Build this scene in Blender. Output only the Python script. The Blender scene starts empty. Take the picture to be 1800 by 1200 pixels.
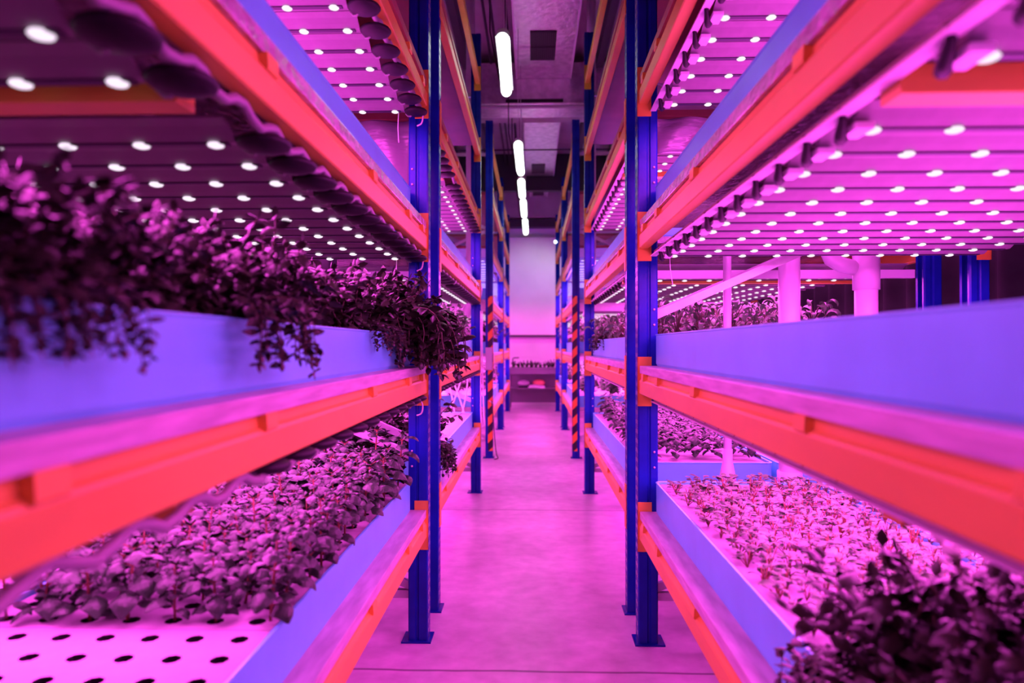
import bpy, math, random
from mathutils import Vector, Matrix
R = random.Random(7)
sc = bpy.context.scene
COL = sc.collection
PI = math.pi

# ------------------------------------------------------------------ materials
def mat(name, color, rough=0.5, metal=0.0, spec=0.5, noise=0.0, nscale=8.0, bump=0.0, bscale=40.0, rnd=0.0, color2=None, coat=0.0, coord='Object', stretch=(1, 1, 1)):
    m = bpy.data.materials.new(name); m.use_nodes = True
    nt = m.node_tree; N = nt.nodes; L = nt.links
    p = N['Principled BSDF']
    p.inputs['Base Color'].default_value = (*color, 1)
    p.inputs['Roughness'].default_value = rough
    p.inputs['Metallic'].default_value = metal
    p.inputs['Specular IOR Level'].default_value = spec
    if coat: p.inputs['Coat Weight'].default_value = coat; p.inputs['Coat Roughness'].default_value = 0.12
    tc = N.new('ShaderNodeTexCoord')
    mp = N.new('ShaderNodeMapping'); mp.inputs['Scale'].default_value = stretch
    L.new(tc.outputs[coord], mp.inputs[0])
    out = None
    if noise or color2:
        t = N.new('ShaderNodeTexNoise'); t.inputs['Scale'].default_value = nscale; t.inputs['Detail'].default_value = 5
        L.new(mp.outputs[0], t.inputs['Vector'])
        rp = N.new('ShaderNodeValToRGB')
        c2 = color2 or tuple(c * (1 - noise) for c in color)
        rp.color_ramp.elements[0].position = 0.35; rp.color_ramp.elements[1].position = 0.68
        rp.color_ramp.elements[0].color = (*c2, 1); rp.color_ramp.elements[1].color = (*color, 1)
        L.new(t.outputs['Fac'], rp.inputs[0]); out = rp.outputs[0]
    if rnd:
        oi = N.new('ShaderNodeObjectInfo')
        hsv = N.new('ShaderNodeHueSaturation')
        mr = N.new('ShaderNodeMapRange'); mr.inputs['To Min'].default_value = 1 - rnd; mr.inputs['To Max'].default_value = 1 + rnd
        L.new(oi.outputs['Random'], mr.inputs['Value']); L.new(mr.outputs[0], hsv.inputs['Value'])
        if out: L.new(out, hsv.inputs['Color'])
        else: hsv.inputs['Color'].default_value = (*color, 1)
        out = hsv.outputs[0]
    if out: L.new(out, p.inputs['Base Color'])
    if bump:
        t2 = N.new('ShaderNodeTexNoise'); t2.inputs['Scale'].default_value = bscale; t2.inputs['Detail'].default_value = 3
        L.new(mp.outputs[0], t2.inputs['Vector'])
        b = N.new('ShaderNodeBump'); b.inputs['Strength'].default_value = bump; b.inputs['Distance'].default_value = 0.02
        L.new(t2.outputs['Fac'], b.inputs['Height']); L.new(b.outputs[0], p.inputs['Normal'])
    return m

def emit(name, color, strength, sample=True):
    m = bpy.data.materials.new(name); m.use_nodes = True
    nt = m.node_tree; nt.nodes.clear()
    e = nt.nodes.new('ShaderNodeEmission'); o = nt.nodes.new('ShaderNodeOutputMaterial')
    e.inputs[0].default_value = (*color, 1); e.inputs[1].default_value = strength
    nt.links.new(e.outputs[0], o.inputs[0])
    m.cycles.emission_sampling = 'FRONT' if sample else 'NONE'
    return m

M = {}
M['blue'] = mat('blue_paint', (0.008, 0.030, 0.34), 0.26, spec=0.22, noise=0.3, nscale=6, bump=0.03, bscale=60)
M['orange'] = mat('orange_paint', (0.80, 0.54, 0.07), 0.42, spec=0.35, noise=0.18, nscale=5, stretch=(1, 0.4, 1))
M['galv'] = mat('galvanised_steel', (0.62, 0.62, 0.62), 0.38, metal=0.5, noise=0.2, nscale=12)
M['white_metal'] = mat('white_coated_metal', (0.78, 0.78, 0.78), 0.4)
M['board'] = mat('pale_board', (0.62, 0.60, 0.58), 0.42, noise=0.32, nscale=9, stretch=(3, 0.6, 6), bump=0.05, bscale=30)
M['board_wet'] = mat('board_in_wet_film', (0.55, 0.50, 0.50), 0.16, noise=0.4, nscale=14, bump=0.9, bscale=38, stretch=(1, 0.6, 1), coat=0.6)
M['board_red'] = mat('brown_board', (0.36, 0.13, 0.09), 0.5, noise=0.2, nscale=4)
M['tray'] = mat('blue_plastic', (0.16, 0.84, 0.86), 0.36, spec=0.45, noise=0.10, nscale=5)
M['raft'] = mat('white_foam', (0.44, 0.42, 0.44), 0.75, noise=0.08, nscale=30, bump=0.05, bscale=140)
M['reflector'] = mat('white_reflector', (0.24, 0.22, 0.24), 0.38, spec=0.35, noise=0.1, nscale=20)
M['strip'] = mat('dark_circuit_strip', (0.03, 0.03, 0.05), 0.5)
M['black'] = mat('black_rubber_and_hole_shade', (0.012, 0.012, 0.014), 0.5, spec=0.3)
M['led'] = emit('led_lens', (1.0, 0.80, 1.0), 1.2, False)
M['tube'] = emit('lamp_diffuser', (0.93, 1.0, 0.94), 7.5, True)
M['cable_white'] = mat('white_cable', (0.75, 0.75, 0.75), 0.4)
M['cable_black'] = mat('black_cable', (0.02, 0.02, 0.02), 0.5)
M['conduit'] = mat('grey_cable', (0.28, 0.28, 0.28), 0.4)
M['pvc'] = mat('white_pvc', (0.58, 0.58, 0.58), 0.3, noise=0.05)
M['pvc_dark'] = mat('dark_pvc', (0.03, 0.03, 0.035), 0.4)
M['film'] = mat('clear_film', (0.26, 0.25, 0.27), 0.22, spec=0.6, bump=0.7, bscale=7, stretch=(0.5, 1, 2.5))
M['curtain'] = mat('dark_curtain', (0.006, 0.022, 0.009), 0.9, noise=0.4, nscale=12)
M['wall'] = mat('white_wall_paint', (0.80, 0.78, 0.78), 0.7, noise=0.08, nscale=2)
M['wall_panel'] = mat('wall_panel', (0.86, 0.84, 0.84), 0.55, noise=0.08, nscale=1.5)
M['ceiling'] = mat('ceiling_sheet', (0.50, 0.46, 0.47), 0.6, noise=0.25, nscale=2)
M['steel_dark'] = mat('dark_steel', (0.05, 0.05, 0.055), 0.5)
M['foil'] = mat('foil_insulation', (0.95, 0.93, 0.95), 0.34, metal=1.0, noise=0.25, nscale=9, bump=0.55, bscale=10)
M['grille'] = mat('dark_grille', (0.02, 0.02, 0.022), 0.6)
M['stainless'] = mat('stainless_steel', (0.20, 0.20, 0.21), 0.35, metal=0.4)
M['greybox'] = mat('grey_plastic', (0.5, 0.5, 0.5), 0.5)
M['paper'] = mat('white_paper', (0.85, 0.85, 0.85), 0.6)
M['orangebag'] = mat('orange_bag', (0.9, 0.35, 0.2), 0.5, bump=0.4, bscale=15)
M['stem_red'] = mat('red_stem', (0.20, 0.08, 0.03), 0.5, rnd=0.2)
M['basil'] = mat('basil_leaf', (0.026, 0.085, 0.028), 0.38, spec=0.5, rnd=0.30, noise=0.35, nscale=30, bump=0.25, bscale=90)
M['herb'] = mat('herb_leaf', (0.036, 0.060, 0.022), 0.40, spec=0.5, rnd=0.30, noise=0.45, nscale=16)
M['seedling'] = mat('seedling_leaf', (0.09, 0.20, 0.07), 0.5, rnd=0.3, noise=0.5, nscale=22)
M['curly'] = mat('curly_leaf', (0.12, 0.32, 0.11), 0.4, rnd=0.3, noise=0.5, nscale=14)
M['stem_green'] = mat('green_stem', (0.08, 0.08, 0.03), 0.5, rnd=0.2)

def concrete():
    m = mat('polished_concrete', (0.74, 0.72, 0.71), 0.34, spec=0.4, color2=(0.54, 0.52, 0.51), nscale=1.6, bump=0.03, bscale=30)
    nt = m.node_tree; N = nt.nodes; L = nt.links; p = N['Principled BSDF']
    src = p.inputs['Base Color'].links[0].from_socket
    geo = N.new('ShaderNodeNewGeometry'); sep = N.new('ShaderNodeSeparateXYZ'); L.new(geo.outputs['Position'], sep.inputs[0])
    # fine speckle and smears
    n = N.new('ShaderNodeTexNoise'); n.inputs['Scale'].default_value = 9; n.inputs['Detail'].default_value = 8
    mp = N.new('ShaderNodeMapping'); mp.inputs['Scale'].default_value = (1, 1.1, 1); L.new(geo.outputs['Position'], mp.inputs[0]); L.new(mp.outputs[0], n.inputs['Vector'])
    r = N.new('ShaderNodeMapRange'); r.inputs['From Min'].default_value = 0.3; r.inputs['From Max'].default_value = 0.7; r.inputs['To Min'].default_value = 0.84; r.inputs['To Max'].default_value = 1.1
    L.new(n.outputs['Fac'], r.inputs['Value'])
    mul = N.new('ShaderNodeMix'); mul.data_type = 'RGBA'; mul.blend_type = 'MULTIPLY'; mul.inputs[0].default_value = 1
    L.new(src, mul.inputs[6]); L.new(r.outputs[0], mul.inputs[7])
    # sawn joints across the aisle every 3.2 m
    a = N.new('ShaderNodeMath'); a.operation = 'ADD'; a.inputs[1].default_value = 6.4 - 3.28 + 1.6
    n2 = N.new('ShaderNodeTexNoise'); n2.inputs['Scale'].default_value = 3; L.new(geo.outputs['Position'], n2.inputs['Vector'])
    j = N.new('ShaderNodeMath'); j.operation = 'MULTIPLY_ADD'; j.inputs[1].default_value = 0.03
    L.new(n2.outputs['Fac'], j.inputs[0]); L.new(sep.outputs['Y'], j.inputs[2]); L.new(j.outputs[0], a.inputs[0])
    md = N.new('ShaderNodeMath'); md.operation = 'MODULO'; md.inputs[1].default_value = 3.2; L.new(a.outputs[0], md.inputs[0])
    s = N.new('ShaderNodeMath'); s.operation = 'SUBTRACT'; s.inputs[1].default_value = 1.6; L.new(md.outputs[0], s.inputs[0])
    ab = N.new('ShaderNodeMath'); ab.operation = 'ABSOLUTE'; L.new(s.outputs[0], ab.inputs[0])
    lt = N.new('ShaderNodeMapRange'); lt.inputs['From Min'].default_value = 0.004; lt.inputs['From Max'].default_value = 0.014; lt.inputs['To Min'].default_value = 0.35; lt.inputs['To Max'].default_value = 1
    L.new(ab.outputs[0], lt.inputs['Value'])
    m2 = N.new('ShaderNodeMix'); m2.data_type = 'RGBA'; m2.blend_type = 'MULTIPLY'; m2.inputs[0].default_value = 1
    L.new(mul.outputs[2], m2.inputs[6]); L.new(lt.outputs[0], m2.inputs[7]); L.new(m2.outputs[2], p.inputs['Base Color'])
    return m
M['concrete'] = concrete()

def hazard():
    m = mat('hazard_tape', (0.9, 0.3, 0.02), 0.4)
    nt = m.node_tree; N = nt.nodes; L = nt.links; p = N['Principled BSDF']
    geo = N.new('ShaderNodeNewGeometry'); sep = N.new('ShaderNodeSeparateXYZ'); L.new(geo.outputs['Position'], sep.inputs[0])
    a = N.new('ShaderNodeMath'); a.operation = 'SUBTRACT'; L.new(sep.outputs['Z'], a.inputs[0]); L.new(sep.outputs['X'], a.inputs[1])
    b = N.new('ShaderNodeMath'); b.operation = 'MULTIPLY'; b.inputs[1].default_value = 1 / 0.235; L.new(a.outputs[0], b.inputs[0])
    f = N.new('ShaderNodeMath'); f.operation = 'FRACT'; L.new(b.outputs[0], f.inputs[0])
    g = N.new('ShaderNodeMath'); g.operation = 'GREATER_THAN'; g.inputs[1].default_value = 0.5; L.new(f.outputs[0], g.inputs[0])
    mx = N.new('ShaderNodeMix'); mx.data_type = 'RGBA'; L.new(g.outputs[0], mx.inputs[0])
    mx.inputs[6].default_value = (0.01, 0.01, 0.01, 1); mx.inputs[7].default_value = (0.88, 0.30, 0.02, 1)
    L.new(mx.outputs[2], p.inputs['Base Color'])
    return m
M['hazard'] = hazard()

# ------------------------------------------------------------------ mesh builder
class MB:
    def __init__(s): s.v = []; s.f = []; s.mi = []; s.cur = 0
    def add(s, vs, fs):
        n = len(s.v); s.v += [tuple(a) for a in vs]
        for f in fs: s.f.append(tuple(i + n for i in f)); s.mi.append(s.cur)
    def box(s, x0, x1, y0, y1, z0, z1):
        if x0 > x1: x0, x1 = x1, x0
        s.add([(x0, y0, z0), (x1, y0, z0), (x1, y1, z0), (x0, y1, z0), (x0, y0, z1), (x1, y0, z1), (x1, y1, z1), (x0, y1, z1)],
              [(0, 3, 2, 1), (4, 5, 6, 7), (0, 1, 5, 4), (1, 2, 6, 5), (2, 3, 7, 6), (3, 0, 4, 7)]); return s
    def prism(s, prof, axis, a, b):
        """prof: closed 2-D outline; axis 'y' -> prof is (x,z); 'x' -> (y,z); 'z' -> (x,y)"""
        def P(p, t): return (p[0], t, p[1]) if axis == 'y' else ((t, p[0], p[1]) if axis == 'x' else (p[0], p[1], t))
        n = len(prof)
        s.add([P(p, a) for p in prof] + [P(p, b) for p in prof],
              [tuple(range(n))[::-1], tuple(range(n, 2 * n))] + [(i, (i + 1) % n, n + (i + 1) % n, n + i) for i in range(n)]); return s
    def tube(s, pts, r, n=8, cap=True):
        pts = [Vector(p) for p in pts]; rs = r if isinstance(r, (list, tuple)) else [r] * len(pts)
        rings = []; up = None
        for i, p in enumerate(pts):
            d = (pts[min(i + 1, len(pts) - 1)] - pts[max(i - 1, 0)]).normalized()
            if up is None: up = Vector((0, 0, 1)) if abs(d.z) < 0.9 else Vector((1, 0, 0))
            a = d.cross(up)
            if a.length < 1e-5: a = d.orthogonal()
            a.normalize(); b = a.cross(d).normalized(); up = b
            rings.append([p + rs[i] * (math.cos(t) * a + math.sin(t) * b) for t in (2 * PI * k / n for k in range(n))])
        vs = [v for r_ in rings for v in r_]
        fs = [(i * n + k, i * n + (k + 1) % n, (i + 1) * n + (k + 1) % n, (i + 1) * n + k) for i in range(len(pts) - 1) for k in range(n)]
        if cap: fs += [tuple(range(n))[::-1], tuple(range((len(pts) - 1) * n, len(pts) * n))]
        s.add(vs, fs); return s
    def ellipsoid(s, c, r, nu=14, nv=8, zmin=-1.0):
        vs = []; fs = []
        for j in range(nv + 1):
            ph = -PI / 2 + PI * j / nv
            for i in range(nu):
                th = 2 * PI * i / nu
                vs.append((c[0] + r[0] * math.cos(ph) * math.cos(th), c[1] + r[1] * math.cos(ph) * math.sin(th), c[2] + r[2] * max(zmin, math.sin(ph))))
        for j in range(nv):
            for i in range(nu): fs.append((j * nu + i, j * nu + (i + 1) % nu, (j + 1) * nu + (i + 1) % nu, (j + 1) * nu + i))
        s.add(vs, fs); return s
    def grid(s, fn, nu, nv):
        vs = [fn(i / nu, j / nv) for j in range(nv + 1) for i in range(nu + 1)]
        w = nu + 1
        s.add(vs, [(j * w + i, j * w + i + 1, (j + 1) * w + i + 1, (j + 1) * w + i) for j in range(nv) for i in range(nu)]); return s
    def mesh(s, name, mats, smooth=False, weld=False, bevel=0):
        if not isinstance(mats, (list, tuple)): mats = [mats]
        me = bpy.data.meshes.new(name); me.from_pydata(s.v, [], s.f)
        for m in mats: me.materials.append(m)
        if len(mats) > 1: me.polygons.foreach_set('material_index', s.mi)
        if weld:
            import bmesh
            bm = bmesh.new(); bm.from_mesh(me); bmesh.ops.remove_doubles(bm, verts=bm.verts, dist=1e-5); bm.to_mesh(me); bm.free()
        if bevel:
            import bmesh
            bm = bmesh.new(); bm.from_mesh(me)
            bmesh.ops.bevel(bm, geom=list(bm.edges), offset=bevel, segments=2, affect='EDGES', profile=0.6)
            bm.to_mesh(me); bm.free()
        if smooth: me.polygons.foreach_set('use_smooth', [True] * len(me.polygons))
        me.update(); return me

def link(name, me, parent=None, loc=(0, 0, 0), rotz=0.0, scale=1.0):
    o = bpy.data.objects.new(name, me); COL.objects.link(o)
    o.location = loc; o.rotation_euler = (0, 0, rotz)
    if scale != 1.0: o.scale = (scale,) * 3
    if parent: o.parent = parent
    return o
def tag(o, label, cat, group=None, kind=None):
    o['label'] = label; o['category'] = cat
    if group: o['group'] = group
    if kind: o['kind'] = kind
    return o
def empty(name, loc=(0, 0, 0), rotz=0.0):
    o = bpy.data.objects.new(name, None); o.empty_display_size = 0.1; COL.objects.link(o); o.location = loc; o.rotation_euler = (0, 0, rotz); return o
def struct(name, me, loc=(0, 0, 0)):
    o = link(name, me, None, loc); o['kind'] = 'structure'; return o
def copy_tree(src, parent=None):
    c = src.copy(); COL.objects.link(c)
    if parent is not None: c.parent = parent
    for ch in src.children: copy_tree(ch, c)
    return c

# ------------------------------------------------------------------ dimensions
CAMH = 1.55
ZC = [0.607 + 0.754 * k for k in range(6)]          # middle of each beam level
RL = 3.31                                           # rack length along the aisle
RY = {'A': 0.35, 'B': 3.98, 'C': 9.44, 'D': 13.03}
RH = {'A': 4.86, 'B': 4.86, 'C': 4.68, 'D': 4.68}
XF, XR = 0.55, 2.345                                # aisle face and rear face of the uprights
ORD = ['bottom', 'second', 'third', 'fourth', 'fifth', 'top']
SHORT = {('A', -1): 'the basil rack', ('A', 1): 'the seedling rack',
         ('B', -1): 'the second basil-side rack', ('B', 1): 'the second seedling-side rack',
         ('C', -1): 'the third basil-side rack', ('C', 1): 'the third seedling-side rack',
         ('D', -1): 'the last basil-side rack', ('D', 1): 'the last seedling-side rack'}
RACKLABEL = {('A', -1): 'blue and orange pallet rack with big-leaved basil on its bottom shelf',
             ('A', 1): 'blue and orange pallet rack with pale seedlings on its bottom shelf',
             ('B', -1): 'blue and orange rack standing directly behind the basil rack',
             ('B', 1): 'blue and orange rack standing directly behind the seedling rack',
             ('C', -1): 'rack with a grey electric box on its hazard striped post',
             ('C', 1): 'rack with a hazard striped post carrying no electric box',
             ('D', -1): 'last rack before the end wall on the basil side of the aisle',
             ('D', 1): 'last rack before the end wall on the seedling side of the aisle'}

# ------------------------------------------------------------------ rack part meshes
def upright_mesh(s, h, rear=False):
    """cold-rolled C section with teardrop slots on the aisle face, one connected sheet"""
    prof = [(.098, .022), (.10, .006), (.094, 0), (.066, 0), (.060, .008), (.050, .008), (.044, 0), (.006, 0), (0, .006),
            (0, .018), (0, .033), (0, .057), (0, .072), (0, .084), (.006, .09), (.044, .09), (.050, .082), (.060, .082), (.066, .09), (.094, .09), (.10, .084), (.098, .068)]
    zs = []; k = 0
    while k * .05 < h - .06: zs += [k * .05 + .014, k * .05 + .042]; k += 1
    zs = [0.0] + zs + [h]
    mb = MB()
    def X(x): return s * ((XR - x) if rear else (XF + x))
    vs = [(X(x), y, z) for z in zs for (x, y) in prof]; n = len(prof); fs = []
    for j in range(len(zs) - 1):
        for i in range(n - 1):
            slot = (j % 2 == 1) and i in (9, 11)
            if slot and j < len(zs) - 2: continue
            fs.append((j * n + i, j * n + i + 1, (j + 1) * n + i + 1, (j + 1) * n + i))
    mb.add(vs, fs)
    return mb.mesh('upright', M['blue'])

def beam_mesh(s, rear=False):
    pr = [(0, 0), (.004, -.004), (.046, -.004), (.05, 0), (.05, .102), (.016, .102), (.014, .076), (.004, .070), (0, .062)]
    def X(x): return s * ((XR - .004 - x) if rear else (XF + .004 + x))
    return MB().prism([(X(a), b) for a, b in pr], 'y', .095, RL - .095).mesh('beam', M['orange'])

def connector_mesh(s, near, rear=False):
    """L plate hooked into the upright: one leg on the aisle face, one along the beam end"""
    def X(x): return s * ((XR - x) if rear else (XF + x))
    y0, y1 = (.09, .0955) if near else (RL - .0955, RL - .09)
    mb = MB()
    ya, yb = (.03, y1) if near else (y0, RL - .03)
    pr = [(X(-.005), ya), (X(-.0005), ya), (X(-.0005), y0 if near else y1), (X(.068), y0 if near else y1), (X(.068), y1 if near else y0), (X(-.005), y1 if near else y0)]
    mb.prism(pr, 'z', -.123, .133)
    return mb.mesh('connector', M['orange'])

ME = {}
for s in (-1, 1):
    ME['up', s, 4.86] = upright_mesh(s, 4.86); ME['up', s, 4.68] = upright_mesh(s, 4.68)
    ME['upr', s, 4.86] = upright_mesh(s, 4.86, True); ME['upr', s, 4.68] = upright_mesh(s, 4.68, True)
    ME['beam', s] = beam_mesh(s); ME['beamr', s] = beam_mesh(s, True)
    for near in (0, 1):
        ME['con', s, near] = connector_mesh(s, near); ME['conr', s, near] = connector_mesh(s, near, True)
    a, b = s * (XF - .02), s * (XF + .135)
    ME['foot', s] = MB().box(a, b, -.02, .115, 0, .008).mesh('base_plate', M['blue'])
    a, b = s * (XR + .02), s * (XR - .135)
    ME['footr', s] = MB().box(a, b, -.02, .115, 0, .008).mesh('base_plate', M['blue'])
    a, b = s * (XF - .002), s * (XF + .018)
    ME['clip', s] = MB().prism([(s * (XF + x), z) for x, z in ((-.001, .070), (.003, .066), (.014, .072), (.03, .103), (.001, .103))], 'y', -.03, .03).mesh('clip', M['orange'])
    ME['rail', s] = MB().prism([(s * x, z) for x, z in ((.612, .012), (.642, .012), (.642, .042), (.63, .042), (.63, .018), (.612, .018))], 'y', .1, RL - .1).mesh('light_rail', M['white_metal'])
    ME['tape', s] = MB().box(s * (XF + .004), s * (XF + .066), -.003, -.0005, .10, 2.24).mesh('hazard_tape', M['hazard'])
    ME['tape2', s] = MB().box(s * (XF - .003), s * (XF - .0005), .004, .086, .10, 2.24).mesh('hazard_tape', M['hazard'])
    ME['support', s] = MB().box(s * .64, s * 2.28, -.035, .035, -.125, -.072).mesh('cross_bar', M['orange'], bevel=.003)
    ME['hbar', s] = MB().prism([(y, z) for y, z in ((-.02, 0), (.02, 0), (.02, .04), (.012, .04), (.012, .006), (-.012, .006), (-.012, .04), (-.02, .04))], 'x', s * .60, s * 2.30).mesh('brace', M['galv'])
    p0, p1 = Vector((s * .60, 0, 0)), Vector((s * 2.30, 0, .74))
    d = (p1 - p0).normalized(); nrm = Vector((-d.z, 0, d.x)) * .022
    for flip in (0, 1):
        q0, q1 = (p0, p1) if not flip else (Vector((s * .60, 0, .74)), Vector((s * 2.30, 0, 0)))
        d = (q1 - q0).normalized(); nr = Vector((-d.z, 0, d.x)) * .02; yy = Vector((0, .014, 0))
        mb = MB(); c = [q0 + nr - yy, q0 - nr - yy, q0 - nr + yy, q0 + nr + yy]; e = [q1 + nr - yy, q1 - nr - yy, q1 - nr + yy, q1 + nr + yy]
        mb.add(c + e, [(0, 1, 2, 3), (7, 6, 5, 4), (0, 4, 5, 1), (1, 5, 6, 2), (2, 6, 7, 3), (3, 7, 4, 0)])
        ME['diag', s, flip] = mb.mesh('brace', M['galv'])
    ME['endbar', s] = MB().box(s * .66, s * 2.25, .10, .13, -.165, -.115).mesh('cross_bar', M['white_metal'], bevel=.004)
    # corrugated shelf-end conduit on the caps side
    pts = []
    for i in range(0, 73):
        y = .12 + i * .0425; ph = (RL - .243 - y) / .18 * 2 * PI
        pts.append((s * .585, y, -.086 + .014 * math.cos(ph + PI)))
    ME['conduit', s] = MB().tube(pts, .011, 6).mesh('cable', M['conduit'], smooth=True)

ME['bolt'] = MB().ellipsoid((0, 0, 0), (.006, .005, .006), 8, 6).mesh('bolt', M['galv'], smooth=True)
RACK = {}
for key in 'ABCD':
    for s in (-1, 1):
        h = RH[key]; nl = 6
        r = empty('pallet_rack', (0, RY[key], 0)); RACK[key, s] = r
        tag(r, RACKLABEL[key, s], 'pallet rack', 'pallet racks along the aisle')
        for (tag_, rear) in (('up', 0), ('upr', 1)):
            for near in (1, 0):
                y = 0 if near else RL - .09
                u = link('upright', ME[tag_, s, h], r, (0, y, 0))
                md = u.modifiers.new('thickness', 'SOLIDIFY'); md.thickness = .0035; md.offset = 0
                if not rear and key in 'AB':
                    for z in (.95, 1.69, 2.43):
                        for dz in (-.03, .05): link('bolt', ME['bolt'], u, (s * (XF + .082), -.004 if near else -.004, z + dz))
                link('base_plate', ME['footr' if rear else 'foot', s], u)
                if key == 'C' and near and not rear:
                    link('hazard_tape', ME['tape', s], u)['label'] = 'orange and black striped hazard tape'
                    link('hazard_tape', ME['tape2', s], u)['label'] = 'orange and black striped hazard tape on the aisle face'
        for k in range(nl):
            for rear in (0, 1):
                b = link('beam', ME['beamr' if rear else 'beam', s], r, (0, 0, ZC[k] - .055))
                for near in (0, 1): link('connector', ME['conr' if rear else 'con', s, near], b, (0, 0, .055))
                if not rear and key in 'AB' and k <= 3:
                    for y in (.42, 1.08, 2.03, 2.72, 3.10): link('clip', ME['clip', s], b, (0, y, 0))
            if k in (1, 2, 3):
                if key in 'AB':
                    link('cross_bar', ME['support', s], r, (0, 1.24 - RY['A'], ZC[k]))
                    link('cross_bar', ME['endbar', s], r, (0, 0, ZC[k]))['label'] = 'white cross bar at the rack end'
                if s > 0: link('light_rail', ME['rail', s], r, (0, 0, ZC[k] - .112))['label'] = 'white rail carrying the light bars'
                else: link('cable', ME['conduit', s], r, (0, 0, ZC[k]))['label'] = 'white cable sagging between black caps'
        for y in (.045, RL - .045):
            for z in (.22, 4.2): link('brace', ME['hbar', s], r, (0, y, z))
            for i, z in enumerate((.26, .95, 1.69, 2.43, 3.17)):
                if s > 0 and i == 1: continue
                link('brace', ME['diag', s, 0 if i % 2 == 0 or i == 1 else 1], r, (0, y, z))

# ------------------------------------------------------------------ shelf boards and trays
def rounded(x0, x1, y0, y1, r, n=5):
    out = []
    for cx, cy, a0 in ((x1 - r, y1 - r, 0), (x0 + r, y1 - r, 90), (x0 + r, y0 + r, 180), (x1 - r, y0 + r, 270)):
        for i in range(n + 1):
            a = math.radians(a0 + 90 * i / n); out.append((cx + r * math.cos(a), cy + r * math.sin(a)))
    return out
def tray_mesh(x0, x1, y0, y1, h, flip=False):
    """thermoformed open tray: outer wall, rolled rim, inner wall, floor; one connected mesh"""
    th = .007; rings = []
    rad = .03
    for (ins, z, rr) in ((0.006, 0, rad), (0, .012, rad), (0, h - .008, rad), (-.003, h - .004, rad), (-.002, h, rad), (th, h, rad - .004), (th + .001, h - .006, rad - .004), (th + .006, .012, rad - .008), (th + .02, .008, rad - .01)):
        rings.append([(x, y, z) for x, y in rounded(x0 + ins, x1 - ins, y0 + ins, y1 - ins, max(.006, rr))])
    n = len(rings[0]); vs = [v for r_ in rings for v in r_]; fs = []
    for j in range(len(rings) - 1):
        for i in range(n): fs.append((j * n + i, j * n + (i + 1) % n, (j + 1) * n + (i + 1) % n, (j + 1) * n + i))
    fs.append(tuple(range(n))[::-1]); fs.append(tuple(range((len(rings) - 1) * n, len(rings) * n)))
    mb = MB(); mb.add(vs, fs); return mb
def ci3(ci, z): return [(x, y, z) for x, y in ci]
def raft_mesh(x0, x1, y0, y1, t, pitch=None, dark=True, ox=0.0, oy=0.0):
    mb = MB()
    if not pitch: return mb.box(x0, x1, y0, y1, 0, t).mesh('foam_raft', M['raft'], bevel=.004)
    nx = max(1, int(round((x1 - x0) / pitch))); ny = max(1, int(round((y1 - y0) / pitch)))
    px, py = (x1 - x0) / nx, (y1 - y0) / ny; hr = .022; K = 8
    for i in range(nx):
        for j in range(ny):
            cx, cy = x0 + (i + .5) * px, y0 + (j + .5) * py
            sq = []
            for (a, b) in ((.5, 0), (.5, .5), (0, .5), (-.5, .5), (-.5, 0), (-.5, -.5), (0, -.5), (.5, -.5)): sq.append((cx + a * px, cy + b * py))
            ci = [(cx + hr * math.cos(k * PI / 4), cy + hr * math.sin(k * PI / 4)) for k in range(8)]
            vs = [(x, y, t) for x, y in sq] + [(x, y, t) for x, y in ci] + [(x, y, 0) for x, y in ci] + [(x, y, 0) for x, y in sq]
            fs = []
            for k in range(8):
                q = (k + 1) % 8
                fs += [(k, q, 8 + q, 8 + k), (24 + q, 24 + k, 16 + k, 16 + q)]
            mb.add(vs, fs)
            mb.cur = 1; mb.add([(x, y, t) for x, y in ci] + [(x, y, t - .018) for x, y in ci], [(k, (k + 1) % 8, 8 + (k + 1) % 8, 8 + k) for k in range(8)] + [tuple(range(8, 16))]); mb.cur = 0  # hole walls and bottoms coloured black for the shade inside the empty holes
    mb.add([(x0, y0, 0), (x1, y0, 0), (x1, y1, 0), (x0, y1, 0), (x0, y0, t), (x1, y0, t), (x1, y1, t), (x0, y1, t)], [(0, 1, 5, 4), (1, 2, 6, 5), (2, 3, 7, 6), (3, 0, 4, 7)])
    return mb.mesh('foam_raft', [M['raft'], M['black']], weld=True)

TRH = .162; BT = .04
TY0, TY1 = .13, RL - .13
for s in (-1, 1):
    a, b = s * (XF + .006), s * 2.335
    for nm, m in (('board', 'board'), ('board_wet', 'board_wet'), ('board_red', 'board_red')):
        ME[nm, s] = MB().box(a, b, .10, RL - .10, 0, BT).mesh('shelf_board', M[m], bevel=.003)
    xa, xb = (.63, 1.43) if s > 0 else (-1.43, -.63)
    ME['tray', s, 0] = tray_mesh(xa, xb, TY0, TY1, TRH).mesh('growing_tray', M['tray'])
    xa, xb = (1.46, 2.26) if s > 0 else (-2.26, -1.46)
    ME['tray', s, 1] = tray_mesh(xa, xb, TY0, TY1, TRH).mesh('growing_tray', M['tray'])
    for t, (xa, xb) in enumerate(((.648, 1.412), (1.478, 2.242))):
        if s < 0: xa, xb = -xb, -xa
        ME['raft', s, t] = raft_mesh(xa, xb, TY0 + .03, TY1 - .03, .05)
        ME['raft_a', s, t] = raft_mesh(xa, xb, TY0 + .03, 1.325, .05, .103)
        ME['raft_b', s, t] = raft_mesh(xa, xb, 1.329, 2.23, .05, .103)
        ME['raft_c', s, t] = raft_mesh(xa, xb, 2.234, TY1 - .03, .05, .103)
RAFTZ = {}
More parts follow.
